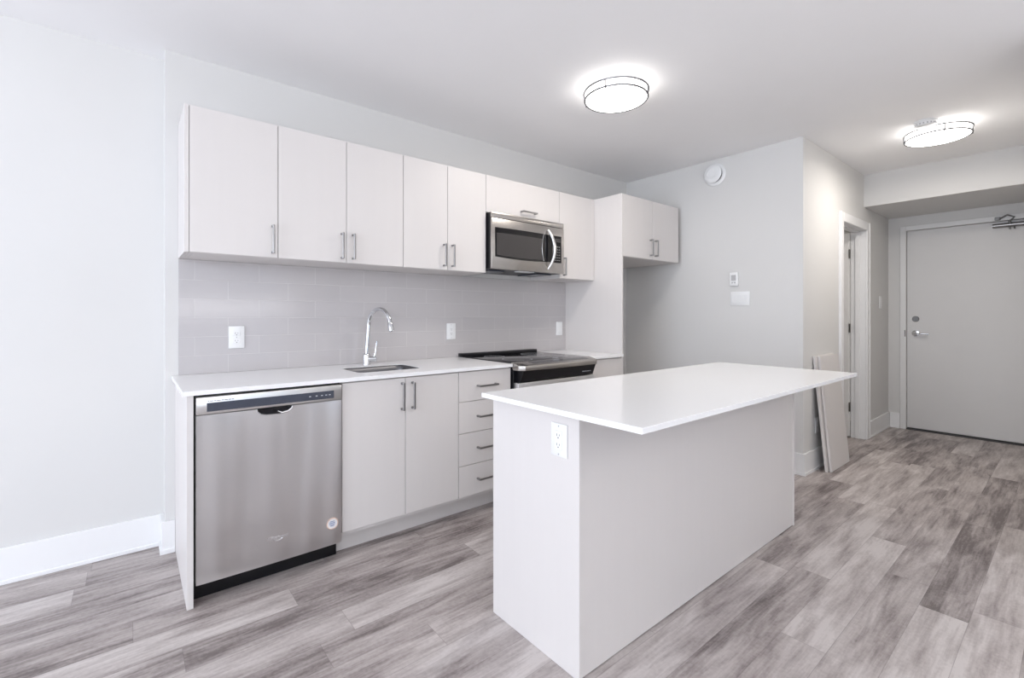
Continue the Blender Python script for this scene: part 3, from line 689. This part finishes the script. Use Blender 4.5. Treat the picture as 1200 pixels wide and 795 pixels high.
for dx in (-.011, .011): insert(r, o4, '-X', dx, -.030, .014, .012, 'plastic_grey', 'button', .0215, .0238, .001)
# round air valve high on the wall
o5 = (XC, 2.050, 2.470)
r = thing('air_vent', 'round white air valve high on the wall beside the refrigerator cabinet', 'vent', o5)
b = BM(); lathe(b, (XC - .0003, o5[1], o5[2]), (-1, 0, 0), [(.066, 0), (.098, 0), (.099, .004), (.092, .010), (.078, .016), (.072, .015), (.066, .006), (.066, 0)], 48); obj('ring', b, M['plastic'], r, True)
b = BM(); lathe(b, (XC - .0005, o5[1], o5[2]), (-1, 0, 0), [(0, 0), (.066, 0), (.066, .003), (0, .003)], 48); obj('throat', b, M['slot'], r)
b = BM(); lathe(b, (XC - .0037, o5[1], o5[2]), (-1, 0, 0), [(0, 0), (.016, 0), (.016, .026), (.070, .030), (.078, .035), (.078, .040), (.070, .046), (.045, .048), (.043, .045), (.030, .045), (.028, .049), (0, .050)], 48); obj('disc', b, M['plastic'], r, True)

# ------------------------------------------------------------------ ceiling lamps and smoke detector
def lamp(label, x, y, power):
    dl = bpy.data.lights.new('lamp_light', 'AREA'); dl.shape = 'DISK'; dl.size = .33; dl.energy = power; dl.color = (1.0, 0.93, 0.85)
    do = bpy.data.objects.new('lamp_light', dl); COL.objects.link(do); do.location = (x, y, ZC - .0895)
    r = thing('ceiling_lamp', label, 'ceiling light', (x, y, ZC), 'round flush ceiling lamps')
    R = .185
    b = BM(); lathe(b, (x, y, ZC - .0004), (0, 0, -1), [(0, 0), (.165, 0), (.170, .010), (.170, .022), (0, .022)], 56); obj('housing', b, M['plastic'], r, True)
    b = BM(); lathe(b, (x, y, ZC - .0235), (0, 0, -1), [(0, 0), (R - .006, 0), (R - .005, .004), (R - .005, .048), (R - .012, .055), (R * .6, .062), (0, .064)], 56); obj('diffuser', b, M['lamp'], r, True)
    for dz, rr in ((.034, R + .004), (.074, R)):
        b = BM(); tube(b, [(x + rr * math.cos(2 * math.pi * k / 64), y + rr * math.sin(2 * math.pi * k / 64), ZC - dz) for k in range(65)], .0056, 8, False); obj('ring', b, M['lamp_ring'], r, True)
    for a in (20, 110, 200, 290):
        ca, sa = math.cos(math.radians(a)), math.sin(math.radians(a))
        b = BM(); tube(b, [(x + (R + .005) * ca, y + (R + .005) * sa, ZC - .03), (x + (R + .005) * ca, y + (R + .005) * sa, ZC - .078), (x + (R - .012) * ca, y + (R - .012) * sa, ZC - .083)], .004, 8); obj('clip', b, M['lamp_ring'], r, True)
lamp('large lit round ceiling lamp over the kitchen, near the wall cabinets', 2.262, 1.775, LAMP_POWER)
lamp('lit round ceiling lamp in the hall in front of the entry door', 4.575, .668, LAMP_POWER * 1.35)
o6 = (4.36, .70, ZC)
r = thing('smoke_detector', 'small round white smoke detector on the ceiling beside the hall lamp', 'smoke detector', o6)
b = BM(); lathe(b, (o6[0], o6[1], ZC - .0004), (0, 0, -1), [(0, 0), (.066, 0), (.066, .010), (.060, .012), (.060, .016), (.057, .034), (.040, .040), (.020, .042), (0, .042)], 40); obj('case', b, M['plastic'], r, True)
b = BM()
for k in range(18):
    a = 2 * math.pi * k / 18; box(b, .0575, .0605, -.004, .004, -.030, -.020, mtx=Matrix.Translation((o6[0], o6[1], ZC)) @ Matrix.Rotation(a, 4, 'Z'))
obj('grille', b, M['plastic_grey'], r)

# ------------------------------------------------------------------ two spare panels leaning on the hall wall
def leaning(label, x0, width, h, y_bottom, y_top, roll):
    """a flat panel; front lower edge at y_bottom on the floor, front upper edge at y_top"""
    t = .017; ang = math.asin((y_top - y_bottom) / h)
    b = BM(); box(b, 0, width, 0, t, 0, h, .001)
    b.transform(Matrix.Translation((x0, y_bottom, 0)) @ Matrix.Rotation(-ang, 4, 'X') @ Matrix.Rotation(math.radians(roll), 4, 'Y'))
    zmin = min(v.co.z for v in b.verts); b.transform(Matrix.Translation((0, 0, .0008 - zmin)))
    return tag(obj('loose_panel', b, M['cab']), label, 'panel', 'loose panels leaning on the hall wall')
leaning('front one of two pale loose panels leaning on the hall wall beside the side door', 4.236, .437, .903, 1.232, 1.314, 0.0)
leaning('rear loose panel behind the front leaning one, showing its left edge', 4.205, .437, .905, 1.2535, 1.3335, -1.2)
